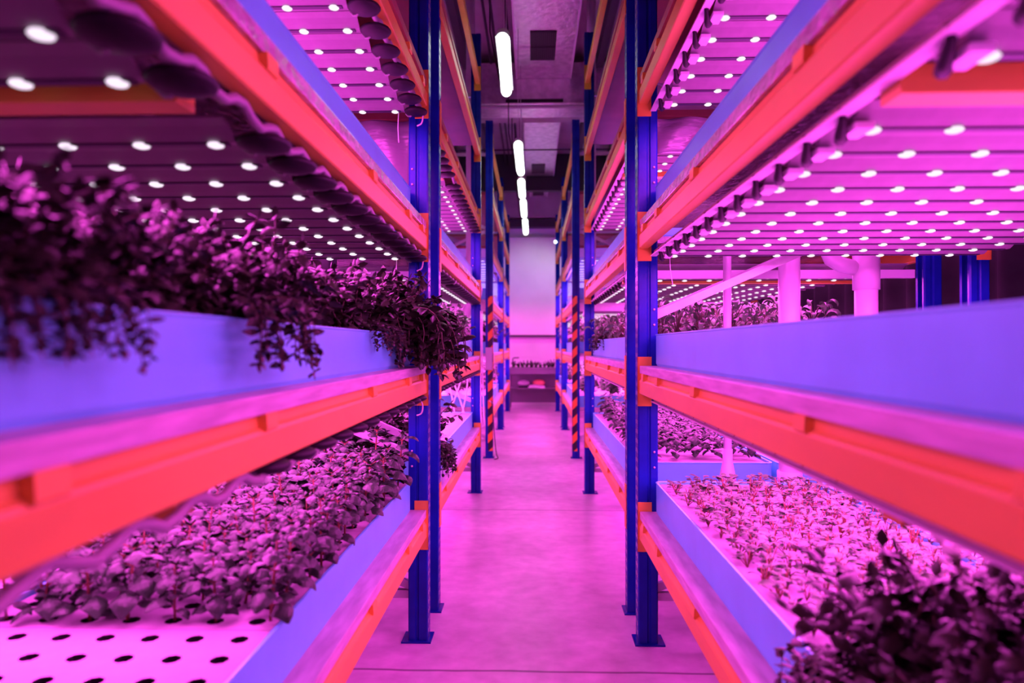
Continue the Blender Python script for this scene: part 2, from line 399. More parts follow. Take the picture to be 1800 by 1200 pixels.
for key in 'ABCD':
    for s in (-1, 1):
        nm = SHORT[key, s]; y = RY[key]
        for k in range(5):
            z = ZC[k] + .047
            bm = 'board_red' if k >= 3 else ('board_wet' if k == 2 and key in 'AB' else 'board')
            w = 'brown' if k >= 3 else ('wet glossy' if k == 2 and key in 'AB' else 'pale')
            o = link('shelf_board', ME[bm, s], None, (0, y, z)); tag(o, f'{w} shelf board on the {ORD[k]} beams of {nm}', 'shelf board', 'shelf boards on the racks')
            if k > 2: continue
            for t in (0, 1):
                side = 'aisle-edge' if t == 0 else 'rear'
                o = link('growing_tray', ME['tray', s, t], None, (0, y, z + BT)); tag(o, f'blue {side} tray on the {ORD[k]} shelf of {nm}', 'tray', 'blue growing trays')
                rz = z + BT + (.098 if k else .102); RAFTZ[k] = rz + .05
                if k == 2 and key in 'CD': continue
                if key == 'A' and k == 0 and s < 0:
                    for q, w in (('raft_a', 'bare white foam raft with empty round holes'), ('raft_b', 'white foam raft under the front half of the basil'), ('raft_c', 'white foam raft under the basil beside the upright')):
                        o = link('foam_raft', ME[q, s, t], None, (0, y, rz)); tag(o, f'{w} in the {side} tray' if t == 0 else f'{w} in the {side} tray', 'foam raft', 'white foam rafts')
                else:
                    o = link('foam_raft', ME['raft', s, t], None, (0, y, rz)); tag(o, f'white foam raft in the {side} tray on the {ORD[k]} shelf of {nm}', 'foam raft', 'white foam rafts')

# ------------------------------------------------------------------ LED bars
BL, X0 = 1.555, .655
def bar_meshes(s):
    def X(x): return s * x
    wing = [(-.0865, .030), (-.078, .0335), (-.05, .024), (-.03, .0105), (-.012, .001), (.012, .001), (.03, .0105), (.05, .024), (.078, .0335), (.0865, .030)]
    prof = wing + [(y, z + .004) for y, z in wing[::-1]]
    ME['refl', s] = MB().prism(prof, 'x', X(X0), X(X0 + BL)).mesh('reflector', M['reflector'])
    ME['strip', s] = MB().box(X(X0 + .02), X(X0 + BL - .02), -.011, .011, -.003, .0008).mesh('circuit_strip', M['strip'])
    ME['endblock', s] = MB().box(X(X0 - .004), X(X0 + .035), -.045, .03, -.012, .003).mesh('end_block', M['white_metal'], bevel=.003)
    lens = MB(); lens.ellipsoid((0, 0, -.003), (.0185, .0185, .007), 12, 6)
    ME['lens'] = lens.mesh('led_lens', M['led'], smooth=True)
    ME['cap', s] = MB().ellipsoid((X(.600), .012, .002), (.060, .062, .020), 18, 8).mesh('end_cap', M['black'], smooth=True)
    ME['cord', s] = MB().tube([(X(.655), .03, .0), (X(.645), .04, -.012), (X(.630), .03, -.016), (X(.622), .02, -.010)], .005, 6).mesh('cord', M['conduit'], smooth=True)
    pts = [(X(.662), .03, .002), (X(.650), .022, -.014), (X(.640), .0, -.010), (X(.632), -.03, .010), (X(.622), -.045, .028)]
    ME['plug', s] = MB().tube(pts, [.012, .014, .012, .009, .007], 8).mesh('plug', M['black'], smooth=True)
    ME['emstrip', s] = MB().box(X(X0 + .03), X(X0 + BL - .05), -.008, .008, -.006, -.0005).mesh('led_strip', M['led'])
for s in (-1, 1): bar_meshes(s)
def make_bar(s, full=True, far=False):
    o = empty('grow_light_bar')
    link('reflector', ME['refl', s], o)
    if far:
        link('led_strip', ME['emstrip', s], o); return o
    link('circuit_strip', ME['strip', s], o)
    for k in range(9): link('led_lens', ME['lens'], o, (s * (.705 + .168 * k), 0, 0))
    if s < 0:
        link('end_cap', ME['cap', s], o)['label'] = 'black oval end cap'
        link('cord', ME['cord', s], o)
    else:
        link('plug', ME['plug', s], o)['label'] = 'black bent plug'
        link('end_block', ME['endblock', s], o)
    return o
def fill(proto, key, s, k, ys):
    for i, y in enumerate(ys):
        o = proto[0] if not proto[1] else copy_tree(proto[0]); proto[1] = True
        o.location = (0, y, ZC[k] - (.080 if k == 1 else .115))
        tag(o, f'white grow light bar under the {ORD[k]} shelf of {SHORT[key, s]}', 'light bar', f'light bars under the {ORD[k]} shelf of {SHORT[key, s]}')
for s in (-1, 1):
    pn = [make_bar(s), False]; pf = [make_bar(s, far=True), False]
    for key in 'AB':
        off = RY[key] - RY['A']
        sh = .06 if s < 0 else 0
        ys = [3.417 + sh + off - .18 * i for i in range(17) if abs(3.417 - .18 * i - 1.257) > .05]
        for k in (1, 2, 3): fill(pn, key, s, k, [q for q in ys if not (key == 'A' and k == 1 and q < 1.3)])
    for key in 'CD':
        ys = [RY[key] + RL - .243 - .18 * i for i in range(0, 17, 2)]
        for k in (2, 3): fill(pf, key, s, k, ys)

# real light of those bars, one soft light per lit shelf
GROW = (1.0, 0.062, 0.80)
def grow_light(x, y, z, sx, sy, e):
    l = bpy.data.lights.new('grow_light', 'AREA'); l.shape = 'RECTANGLE'; l.size = sx; l.size_y = sy; l.energy = e; l.color = GROW
    l.spread = math.radians(180)
    o = bpy.data.objects.new('grow_light', l); COL.objects.link(o); o.location = (x, y, z); return o
EN = 172.0
for key in 'ABCD':
    for s in (-1, 1):
        for k in (1, 2, 3):
            if key == 'A' and k == 1: grow_light(s * 1.40, 2.40, ZC[k] - .105, 1.40, 2.06, EN * 2.06 / 2.89)
            else: grow_light(s * 1.40, RY[key] + RL / 2, ZC[k] - (.105 if k == 1 else .138), 1.40, RL - .42, EN * (1.35 if key in 'CD' else 1))

# ------------------------------------------------------------------ plants
def leaf(mb, base, az, pitch, length, width, cup=-.25, droop=.9, nt=4, roll=0.0, pointy=.85):
    """curved leaf blade with a folded midrib"""
    base = Vector(base); p = base.copy(); a = pitch; rows = []
    side0 = Vector((-math.sin(az), math.cos(az), 0))
    for i in range(nt + 1):
        t = i / nt
        d = Vector((math.cos(az) * math.cos(a), math.sin(az) * math.cos(a), math.sin(a)))
        nrm = side0.cross(d) * -1
        sd = side0 * math.cos(roll) + nrm * math.sin(roll)
        w = width * .5 * max(.05, math.sin(PI * min(1, t ** pointy * .96 + .03))) ** .62
        e = nrm * (cup * w)
        rows.append([p - sd * w + e, p - sd * w * .5 + e * .3, p.copy(), p + sd * w * .5 + e * .3, p + sd * w + e])
        p = p + d * (length / nt); a -= droop / nt
    vs = [v for r_ in rows for v in r_]
    mb.add(vs, [(i * 5 + j, i * 5 + j + 1, (i + 1) * 5 + j + 1, (i + 1) * 5 + j) for i in range(nt) for j in range(4)])

def basil(seed):
    r = random.Random(seed); lv = MB(); st = MB()
    h = r.uniform(.15, .215)
    lean = (r.uniform(-.02, .02), r.uniform(-.02, .02))
    P = lambda t: (lean[0] * t, lean[1] * t, h * t)
    st.tube([P(0), P(.5), P(1)], [.004, .0035, .0025], 6)
    az = r.uniform(0, 6.28)
    for i, t in enumerate((.16, .36, .56, .74, .88, .98)):
        az += PI / 2 + r.uniform(-.4, .4); L = (.072, .082, .082, .072, .056, .036)[i] * r.uniform(.85, 1.15)
        for q in (0, PI):
            a = az + q + r.uniform(-.25, .25); b = Vector(P(t)); pl = r.uniform(.010, .026)
            e = b + Vector((math.cos(a) * pl, math.sin(a) * pl, pl * .6)); st.tube([b, e], .0018, 5)
            leaf(lv, e, a, r.uniform(.15, .7), L, L * .70, -.55, r.uniform(1.6, 2.5), 6, r.uniform(-.35, .35))
            if 0 < i < 5:
                for w in (-1, 1):      # small axillary leaves
                    l2 = L * r.uniform(.42, .62); a2 = a + w * r.uniform(.5, 1.0)
                    leaf(lv, b + (e - b) * .5 + Vector((0, 0, .008)), a2, r.uniform(.4, 1.0), l2, l2 * .66, -.5, r.uniform(1.0, 2.0), 4, r.uniform(-.4, .4))
    for q in range(4): leaf(lv, P(1), az + q * 1.6, 1.0, .026, .016, -.4, .7, 3)
    return lv.mesh('foliage', M['basil'], smooth=True), st.mesh('stem', M['stem_red'], smooth=True)
def herb(seed, trail=False, n=10, size=1.0, leafm='herb'):
    r = random.Random(seed); lv = MB(); st = MB()
    for k in range(n):
        az = r.uniform(0, 6.28); tilt = r.uniform(.1, .75); L = r.uniform(.18, .29) * size
        if trail and k % 3 != 2: az = r.uniform(-.55, .55); tilt = r.uniform(1.0, 1.45); L = r.uniform(.26, .44) * size
        p = Vector((r.uniform(-.03, .03), r.uniform(-.03, .03), 0)); a = PI / 2 - tilt * .5; pts = [p.copy()]; ns = 11
        for i in range(ns):
            bend = (.34 if trail and k % 3 != 2 else tilt * .11)
            a -= bend if (not trail or i > 1) else .05
            a = max(a, -1.5)
            az += r.uniform(-.35, .35); wob = Vector((r.uniform(-1, 1), r.uniform(-1, 1), r.uniform(-.5, .5))) * (.22 * L / ns)
            p = p + Vector((math.cos(az) * math.cos(a), math.sin(az) * math.cos(a), math.sin(a))) * (L / ns) + wob; pts.append(p.copy())
            if p.z < -.36: break
            if i < 1: continue
            for q in (0, PI):
                la = az + PI / 2 + q + i * 1.57 * .9 + r.uniform(-.9, .9); sz = r.uniform(.040, .064) * size * (1.1 - .4 * i / ns)
                leaf(lv, p + wob * .5, la, r.uniform(-.6, .8), sz, sz * .68, -.3, r.uniform(.5, 1.6), 3, r.uniform(-.8, .8))
        leaf(lv, pts[-1], az, a + .3, .03 * size, .02 * size, -.3, .6, 3)
        st.tube(pts, .0022, 5)
    return lv.mesh('foliage', M[leafm], smooth=True), st.mesh('stem', M['stem_green'], smooth=True)
def seedling(seed):
    r = random.Random(seed); lv = MB(); lv.cur = 0
    for k in range(r.randint(7, 10)):
        az = r.uniform(0, 6.28); h = r.uniform(.015, .05); d = r.uniform(.004, .022)
        p = Vector((math.cos(az) * d, math.sin(az) * d, h))
        lv.cur = 1; lv.tube([(0, 0, 0), p * .6, p], .0014, 4); lv.cur = 0
        L = r.uniform(.022, .036); leaf(lv, p, az, r.uniform(.1, .6), L, L * r.uniform(.6, .85), r.uniform(-.4, .3), r.uniform(.3, 1.1), 3, r.uniform(-.4, .4))
    return lv.mesh('seedling', [M['seedling'], M['stem_red']], smooth=True)
def curly(seed):
    r = random.Random(seed); lv = MB(); lv.cur = 0
    for k in range(26):
        az = r.uniform(0, 6.28); h = r.uniform(.04, .2); d = r.uniform(.01, .09)
        p = Vector((math.cos(az) * d, math.sin(az) * d, h))
        lv.cur = 1; lv.tube([(0, 0, 0), (p.x * .4, p.y * .4, p.z * .7), p], .0022, 4); lv.cur = 0
        L = r.uniform(.06, .10); leaf(lv, p, az + r.uniform(-.5, .5), r.uniform(.5, 1.2), L, L * r.uniform(.32, .5), r.uniform(.1, .6), r.uniform(2.0, 3.4), 6, r.uniform(-.5, .5))
    return lv.mesh('leafy_plant', [M['curly'], M['stem_green']], smooth=True)

def proto(name, pair):
    o = empty(name); link('foliage', pair[0], o); link('stem', pair[1], o); return [o, False]
def place(pr, loc, rotz, sc_, label, cat, group):
    o = pr[0] if not pr[1] else copy_tree(pr[0]); pr[1] = True
    o.location = loc; o.rotation_euler = (0, 0, rotz); o.scale = (sc_, sc_, sc_); tag(o, label, cat, group); return o
BAS = [proto('basil_plant', basil(i)) for i in range(7)]
HERB = [proto('herb_plant', herb(20 + i)) for i in range(6)]
TRAIL = [proto('trailing_herb', herb(40 + i, True)) for i in range(5)]
SEED = [seedling(60 + i) for i in range(7)]
CURL = [curly(80 + i) for i in range(6)]
HERB_P = [herb(90 + i, leafm='curly') for i in range(3)]
def single(name, me, loc, rotz, sc_, label, cat, group):
    o = link(name, me, None, loc, rotz); o.scale = (sc_,) * 3; tag(o, label, cat, group); return o
def jit(a): return R.uniform(-a, a)

# basil on the bottom shelf of the nearest left rack
y = 1.74
while y < 3.44:
    x = .69
    while x < 2.22:
        if not 1.40 < x < 1.50:
            place(R.choice(BAS), (-x + jit(.02), y + jit(.02), RAFTZ[0]), R.uniform(0, 6.28), R.uniform(.85, 1.12) * (1.12 if y > 2.7 else 1.0) * (1.12 if y > 3.2 else 1), 'dark big-leaved basil plant growing in the bottom trays of the basil rack', 'basil plant', 'basil plants on the bottom shelf')
        x += .112 if x < 1.4 else .15
    y += .112
# seedlings on the bottom shelf of the nearest right rack
y = 1.62
while y < 3.42:
    x = .70
    while x < 1.41:
        single('seedling', R.choice(SEED), (x + jit(.02), y + jit(.02), RAFTZ[0]), R.uniform(0, 6.28), R.uniform(.9, 1.4), 'small pale seedling growing in the bottom tray of the seedling rack', 'seedling', 'seedlings on the bottom shelf')
        x += .071
    y += .071
# dark overgrown herbs in front of the seedlings
for y in (.72, .84, .96, 1.08, 1.20, 1.32, 1.44, 1.55):
    for x in (.70, .82, .95, 1.08, 1.21, 1.34):
        if y > 1.4 and x < .8: continue
        place(R.choice(HERB), (x + jit(.03), y + jit(.03), RAFTZ[0]), R.uniform(0, 6.28), R.uniform(.95, 1.25) * (.8 if y > 1.5 else 1), 'dark bushy herb crowded at the near end of the seedling tray', 'herb plant', 'dark herbs in front of the seedlings')
for y in (1.02, 1.14, 1.25, 1.36, 1.45):
    place(R.choice(TRAIL), (.68, y + jit(.03), RAFTZ[0]), PI + jit(.4), R.uniform(.6, .8), 'dark trailing herb spilling over the rim of the seedling tray', 'trailing herb', 'herbs trailing over the seedling tray')
# overgrown herbs on the second shelf of the nearest left rack
y = .66
while y < 3.46:
    for x in (.71, .83, .95, 1.07, 1.19, 1.31):
        place(R.choice(HERB), (-x + jit(.03), y + jit(.03), RAFTZ[1]), R.uniform(0, 6.28), R.uniform(.78, 1.0), 'dark overgrown herb in the second shelf tray of the basil rack', 'herb plant', 'overgrown herbs on the second shelf')
    for x in ((1.56, 1.76, 1.96, 2.15) if int(y * 8) % 2 else ()):
        place(R.choice(HERB), (-x + jit(.03), y + jit(.03), RAFTZ[1]), R.uniform(0, 6.28), R.uniform(1.0, 1.2), 'dark herb in the rear second shelf tray of the basil rack', 'herb plant', 'overgrown herbs in the rear tray of the second shelf')
    y += .125
for y in [.68, .76, .84, .92, 1.50, 1.54, 2.62, 2.80, 2.92, 3.04, 3.13, 3.2, 3.27, 3.33, 3.38]:
    big = .72 if y in (1.50, 1.54) else (.5 if y < 1.3 else .5)
    place(R.choice(TRAIL), (-.672, y + jit(.02), RAFTZ[1]), jit(.35), big, 'dark herb trailing over the rim of the overgrown second shelf tray', 'trailing herb', 'herbs trailing over the second shelf rim')
for i in range(11):
    place(R.choice(TRAIL), (-.665 + jit(.01), 3.24 + .019 * i, RAFTZ[1] + R.uniform(0, .02)), jit(.7), R.uniform(1.0, 1.3), 'dark herb cascading past the upright from the second shelf of the basil rack', 'trailing herb', 'herbs cascading past the upright')
for x, y in ((.66, 3.36), (.70, 3.44), (.64, 3.46), (.76, 3.40)):
    place(R.choice(HERB), (-x, y, RAFTZ[1]), R.uniform(0, 6.28), 1.08, 'dark overgrown herb in the second shelf tray of the basil rack', 'herb plant', 'overgrown herbs on the second shelf')
# herbs of the second left rack
for y in (4.22, 4.32, 4.44, 4.56, 4.7):
    for x in (.72, .86, 1.0, 1.15):
        place(R.choice(HERB), (-x + jit(.03), y + jit(.03), RAFTZ[0]), R.uniform(0, 6.28), R.uniform(1.1, 1.4), 'dark bushy herb on the bottom shelf of the rack behind the basil rack', 'herb plant', 'herbs on the bottom shelf behind the basil rack')
for y in (4.2, 4.26, 4.34, 4.42, 4.5):
    place(R.choice(TRAIL), (-.675, y, RAFTZ[0] + .02), jit(.3), .75, 'dark herb drooping over the bottom tray behind the basil rack', 'trailing herb', 'herbs drooping over the bottom tray behind the basil rack')
def patch(meshes, name, s, k, key, xs, y0, y1, dy, size, label, cat, group):
    y = y0
    while y < y1:
        for x in xs:
            single(name, R.choice(meshes), (s * (x + jit(.03)), y + jit(.04), RAFTZ[k]), R.uniform(0, 6.28), size * R.uniform(.8, 1.2), label, cat, group)
        y += dy
patch([m[0] for m in HERB_P], 'leafy_plant', -1, 1, 'B', (.74, .92, 1.12, 1.32), 4.3, 7.05, .24, 1.0, 'pale pinkish herb in the second shelf tray behind the basil rack', 'herb plant', 'pale herbs on the second shelf behind the basil rack')
patch(CURL, 'curly_greens', 1, 1, 'B', (.72, .88, 1.05, 1.22, 1.38, 1.55, 1.72), 4.25, 7.05, .23, 1.0, 'curly leaved greens in the second shelf trays behind the seedling rack', 'leafy plant', 'curly greens on the second shelf')
patch([b[0].children[0].data for b in BAS], 'basil_plant', 1, 0, 'B', (.72, .86, 1.0, 1.14, 1.28, 1.38), 4.28, 7.05, .17, .95, 'basil plant in the bottom tray behind the seedling rack', 'basil plant', 'basil on the bottom shelf behind the seedling rack')
for i in range(2):
    place(R.choice(TRAIL), (.675, 6.15 + .1 * i, RAFTZ[1]), PI + jit(.3), .62, 'dark wilted stems hanging over the curly greens tray', 'trailing herb', 'wilted stems hanging over the curly greens tray')
for key in 'CD':
    for s in (-1, 1):
        for k in (0, 1):
            for i in range(6):
                yy = RY[key] + .35 + i * .5
                for x in (.80, 1.15):
                    single('leafy_plant', (HERB_P[i % 3][0] if s > 0 else HERB[i % 6][0].children[0].data), (s * (x + jit(.04)), yy + jit(.06), RAFTZ[k]), R.uniform(0, 6.28), R.uniform(1.1, 1.5), f'bushy herb clump in the {ORD[k]} shelf tray of {SHORT[key, s]}', 'herb plant', f'herb clumps on the {ORD[k]} shelf of {SHORT[key, s]}')

# ------------------------------------------------------------------ pipes, films, cables
def thing_mesh(name, me, label, cat, group=None, loc=(0, 0, 0)):
    return tag(link(name, me, None, loc), label, cat, group)
GY = 3.82
p = empty('drain_pipe', (1.08, GY, 0)); tag(p, 'thin white upright pipe with a flared foot between the racks', 'pipe')
link('pipe', MB().tube([(0, 0, 0), (0, 0, 2.72)], .022, 14).mesh('pipe', M['pvc'], smooth=True), p)
link('collar', MB().tube([(0, 0, .80), (0, 0, .84), (0, 0, .90), (0, 0, .905), (0, 0, .98)], [.05, .042, .03, .027, .027], 16).mesh('collar', M['pvc'], smooth=True), p)
p = empty('drain_pipe', (1.42, GY, 0)); tag(p, 'wide plain white upright pipe beside the thin flared pipe', 'pipe')
link('pipe', MB().tube([(0, 0, 0), (0, 0, 2.72)], .057, 20).mesh('pipe', M['pvc'], smooth=True), p)
link('collar', MB().tube([(0, 0, .76), (0, 0, .86)], .066, 20).mesh('collar', M['pvc'], smooth=True), p)
p = empty('drain_pipe', (1.84, GY, 0)); tag(p, 'wide white upright pipe with a collar and side branch', 'pipe')
link('pipe', MB().tube([(0, 0, 0), (0, 0, 2.72)], .060, 20).mesh('pipe', M['pvc'], smooth=True), p)
link('collar', MB().tube([(0, 0, 1.86), (0, 0, 2.06)], .07, 20).mesh('collar', M['pvc'], smooth=True), p)
link('branch', MB().tube([(-.06, 0, 1.98), (-.14, 0, 2.0), (-.19, 0, 2.03), (-.22, 0, 2.09), (-.22, 0, 2.4)], .042, 14).mesh('branch', M['pvc'], smooth=True), p)
thing_mesh('drain_pipe', MB().tube([(0, 0, 0), (0, 0, 2.72)], .06, 18).mesh('drain_pipe', M['pvc_dark'], smooth=True), 'black upright pipe standing behind the overgrown herbs', 'pipe', None, (-1.165, GY, 0))
def film(s, z0, z1):
    def fn(u, v):
        x = s * (.66 + 1.62 * u); z = z1 + (z0 - z1) * v
        return (x, 3.70 + .03 * math.sin(u * 17 + v * 2) * v + .02 * math.sin(u * 39 + v * 4), z + .03 * math.sin(u * 9) * v)
    mb = MB(); mb.grid(fn, 60, 10); o = mb.mesh('plastic_film', M['film'], smooth=True); return o
for s, z0, t in ((-1, 2.30, 'deep crumpled plastic film hung behind the third shelf of the basil rack'), (1, 2.585, 'short crumpled plastic film hung behind the third shelf of the seedling rack')):
    o = thing_mesh('plastic_film', film(s, z0, 2.78), t, 'plastic film', 'plastic films between the racks')
    o.modifiers.new('thickness', 'SOLIDIFY').thickness = .003
def cable(name, pts, r, m, label, cat='cable', group=None, n=6):
    # smooth the polyline a little
    P = [Vector(p) for p in pts]
    for _ in range(2):
        Q = [P[0]]
        for a, b in zip(P, P[1:]): Q += [a * .75 + b * .25, a * .25 + b * .75]
        Q.append(P[-1]); P = Q
    return thing_mesh(name, MB().tube(P, r, n).mesh(name, M[m], smooth=True), label, cat, group)
cable('cable', [(-.70, 3.50, 2.02), (-.702, 3.50, 1.93), (-.70, 3.50, 1.80)], .0025, 'cable_white', 'thin white cord hanging above the overgrown herbs')
cable('cable', [(-.69, 3.50, 2.77), (-.695, 3.50, 2.68), (-.69, 3.50, 2.60)], .0025, 'cable_white', 'thin white cord hanging from the top lit shelf of the basil rack')
cable('cable', [(.70, 3.50, 2.02), (.702, 3.50, 1.93), (.715, 3.50, 1.86)], .002, 'cable_white', 'thin cord hanging beside the blue post of the seedling rack')
for z, w in ((2.0, 'third'), (1.25, 'second'), (2.755, 'fourth')):
    cable('cable', [(-.66, 3.49, z), (-.60, 3.50, z + .03), (-.565, 3.51, z + .01), (-.57, 3.52, z - .05), (-.60, 3.53, z - .06)], .004, 'cable_white', f'white cable loop under the {w} shelf end of the basil rack')
cable('cable', [(-.528, 7.17, 1.92), (-.53, 7.17, 1.5), (-.52, 7.17, 1.1), (-.51, 7.17, .78), (-.50, 7.17, .72), (-.535, 7.17, .70)], .007, 'cable_white', 'outer white cable running down the blue post before the electric box')
cable('cable', [(-.545, 7.17, 1.92), (-.542, 7.17, 1.4), (-.545, 7.17, .9), (-.54, 7.17, .74)], .006, 'cable_white', 'inner white cable running down the blue post before the electric box')
cable('cable', [(-.535, 9.40, 1.45), (-.50, 9.40, 1.1), (-.49, 9.40, .85), (-.53, 9.40, .75), (-.60, 9.40, .80)], .006, 'cable_white', 'white cable looping below the grey electric box')
cable('cable', [(-.56, 9.40, .80), (-.53, 9.40, .4), (-.50, 9.38, .06), (-.46, 9.34, .012), (-.52, 9.28, .012)], .007, 'cable_black', 'black cable reaching the floor at the striped post')
for i, (xa, xb) in enumerate(((-.88, -.80), (-.84, -.70), (-.72, -.86), (-.66, -.72))):
    cable('twine', [(xa, 7.0, 1.25), ((xa + xb) / 2 + .01, 7.0, 1.05), (xb, 7.0, .86)], .007, 'cable_white', ('white twine leaning outward by the far post', 'white twine crossing from the shelf to the far tray', 'white twine crossing the other strings', 'short white twine nearest the far post')[i] + ' of the second basil side rack', 'twine', 'white twines above the far tray')
b = empty('electric_box', (-.60, 9.40, 1.22)); tag(b, 'grey electric box fixed to the hazard striped post', 'electric box')
link('housing', MB().box(-.045, .045, -.05, .03, 0, .31).mesh('housing', M['greybox'], bevel=.006), b)
link('cover', MB().box(-.04, .04, -.056, -.05, .01, .30).mesh('cover', M['greybox'], bevel=.002), b)
def hook(x, y, label):
    pts = [(x, y, 5.995), (x, y, 2.9), (x, y, 2.62), (x - .02, y, 2.45), (x + .08, y, 2.32), (x + .10, y, 2.18), (x - .02, y, 2.05), (x - .06, y, 1.9)]
    P = [Vector(q) for q in pts]
    for _ in range(2):
        Q = [P[0]]
        for a, c in zip(P, P[1:]): Q += [a * .75 + c * .25, a * .25 + c * .75]
        Q.append(P[-1]); P = Q
    thing_mesh('flexible_duct', MB().tube(P, .055, 12).mesh('flexible_duct', M['pvc'], smooth=True), label, 'duct')
hook(.72, 8.35, 'white bent duct in the cross aisle by the striped post without a box')
hook(-.76, 8.35, 'white bent duct in the cross aisle by the striped post with the box')

# ------------------------------------------------------------------ room
struct('floor', MB().box(-4, 4, -2.5, 18.6, -.1, 0).mesh('floor', M['concrete']))
struct('ceiling', MB().box(-4, 4, -2.5, 18.6, 6.0, 6.1).mesh('ceiling', M['ceiling']))
struct('wall_left', MB().box(-3.3, -3.2, -2.5, 18.6, 0, 6.0).mesh('wall_left', M['wall']))
struct('wall_right', MB().box(3.2, 3.3, -2.5, 18.6, 0, 6.0).mesh('wall_right', M['wall']))
struct('wall_back', MB().box(-3.2, 3.2, 18.1, 18.3, 0, 6.0).mesh('wall_back', M['wall']))
struct('wall_front', MB().box(-3.2, 3.2, -2.5, -2.4, 0, 6.0).mesh('wall_front', M['wall']))
struct('door_1', MB().box(-1.3, 1.3, 18.0, 18.098, 1.84, 4.42).mesh('door_1', M['wall_panel'], bevel=.01))
struct('trim_1', MB().box(-1.32, 1.32, 17.97, 18.098, 1.79, 1.838).mesh('trim_1', M['steel_dark']))
struct('trim_2', MB().box(-3.2, 3.2, 17.80, 18.098, 4.66, 4.86).mesh('trim_2', M['steel_dark']))
# dark drape behind the right-hand racks
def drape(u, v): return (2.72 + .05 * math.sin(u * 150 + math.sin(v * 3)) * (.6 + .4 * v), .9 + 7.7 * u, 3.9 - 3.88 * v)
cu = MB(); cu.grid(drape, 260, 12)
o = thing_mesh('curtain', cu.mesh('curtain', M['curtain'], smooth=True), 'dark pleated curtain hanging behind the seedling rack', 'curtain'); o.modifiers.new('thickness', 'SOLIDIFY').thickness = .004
def added_drape(u, v): return (-2.72 + .05 * math.sin(u * 60 + math.sin(v * 3)) * (.6 + .4 * v), .2 + 3.3 * u, 3.9 - 3.88 * v)  # left drape is added to darken the background and cut bounce light
cu = MB(); cu.grid(added_drape, 120, 12)
o = thing_mesh('curtain', cu.mesh('curtain', M['curtain'], smooth=True), 'dark pleated curtain added to darken the space behind the basil rack', 'curtain'); o.modifiers.new('thickness', 'SOLIDIFY').thickness = .004
thing_mesh('curtain_rod', MB().tube([(-2.72, 0, 3.92), (-2.72, 3.7, 3.92)], .015, 10).mesh('curtain_rod', M['steel_dark'], smooth=True), 'dark rod carrying the added curtain behind the basil rack', 'curtain rod')
thing_mesh('curtain_rod', MB().tube([(2.72, .6, 3.92), (2.72, 8.9, 3.92)], .015, 10).mesh('curtain_rod', M['steel_dark'], smooth=True), 'dark rod carrying the curtain behind the seedling rack', 'curtain rod')

def duct(x0, x1, y0, y1, z0, z1, label, vents):
    o = empty('air_duct', ((x0 + x1) / 2, (y0 + y1) / 2, z0)); tag(o, label, 'air duct', 'foil wrapped ducts under the ceiling')
    cx, cy = (x0 + x1) / 2, (y0 + y1) / 2
    link('duct_body', MB().box(x0 - cx, x1 - cx, y0 - cy, y1 - cy, 0, z1 - z0).mesh('duct_body', M['foil'], bevel=.012), o)
    for xx in (x0, x1):
        link('edge_trim', MB().box(xx - cx - .012, xx - cx + .012, y0 - cy, y1 - cy, -.006, .02).mesh('edge_trim', M['white_metal']), o)
    for (a, b, c, d) in vents:
        v = MB(); a -= cx; b -= cx; c -= cy; d -= cy
        n = 12
        f = link('vent', MB().box(a - .01, b + .01, c - .015, d + .015, -.012, -.001).mesh('vent', M['grille']), o); f['label'] = 'dark square vent'
        for i in range(n):
            x = a + (b - a) * (i + .5) / n; v.box(x - .004, x + .004, c, d, -.02, -.011)
        link('grille', v.mesh('grille', M['steel_dark']), f)
    return o
duct(-.235, .565, 6.2, 10.2, 5.55, 5.98, 'foil wrapped duct with a large vent, nearest along the ceiling', [(-.02, .30, 8.66, 9.06), (-.02, .30, 9.10, 9.5)])
duct(-.155, .48, 11.5, 15.75, 5.47, 5.98, 'foil wrapped duct with a small vent, beyond the cross duct', [(-.01, .265, 14.7, 15.45)])
duct(-.06, .38, 16.0, 17.7, 5.42, 5.98, 'short foil wrapped duct nearest the end wall', [(.02, .28, 17.0, 17.5)])
o = empty('cross_duct', (0, 10.5, 5.18)); tag(o, 'wide foil wrapped duct running crosswise with a long slot diffuser', 'air duct')
link('duct_body', MB().box(-3.15, 3.15, -.29, .35, 0, .62).mesh('duct_body', M['foil'], bevel=.012), o)
link('diffuser', MB().box(-.40, .46, -.305, -.289, .015, .065).mesh('diffuser', M['grille']), o)['label'] = 'dark long slot diffuser'
thing_mesh('ceiling_pipe', MB().tube([(-2.6, 10.0, 5.06), (2.6, 10.0, 5.06)], .026, 12).mesh('ceiling_pipe', M['pvc'], smooth=True), 'white pipe crossing the aisle below the cross duct', 'pipe')
thing_mesh('steel_joist', MB().box(-3.19, 3.19, 11.15, 11.45, 5.3, 5.999).mesh('steel_joist', M['ceiling']), 'dull joist crossing the ceiling behind the white pipe', 'joist', 'ceiling joists')
thing_mesh('steel_joist', MB().box(-3.19, 3.19, 15.8, 15.98, 5.15, 5.999).mesh('steel_joist', M['steel_dark']), 'dark joist crossing the ceiling between the two far ducts', 'joist', 'ceiling joists')
thing_mesh('steel_joist', MB().box(-3.19, 3.19, 17.72, 17.79, 4.9, 5.999).mesh('steel_joist', M['ceiling']), 'joist crossing the ceiling next to the end wall', 'joist', 'ceiling joists')
thing_mesh('ceiling_rod', MB().tube([(-2.6, 12.2, 5.06), (2.6, 12.2, 5.06)], .014, 8).mesh('ceiling_rod', M['steel_dark'], smooth=True), 'thin dark rod crossing above the third racks', 'rod')
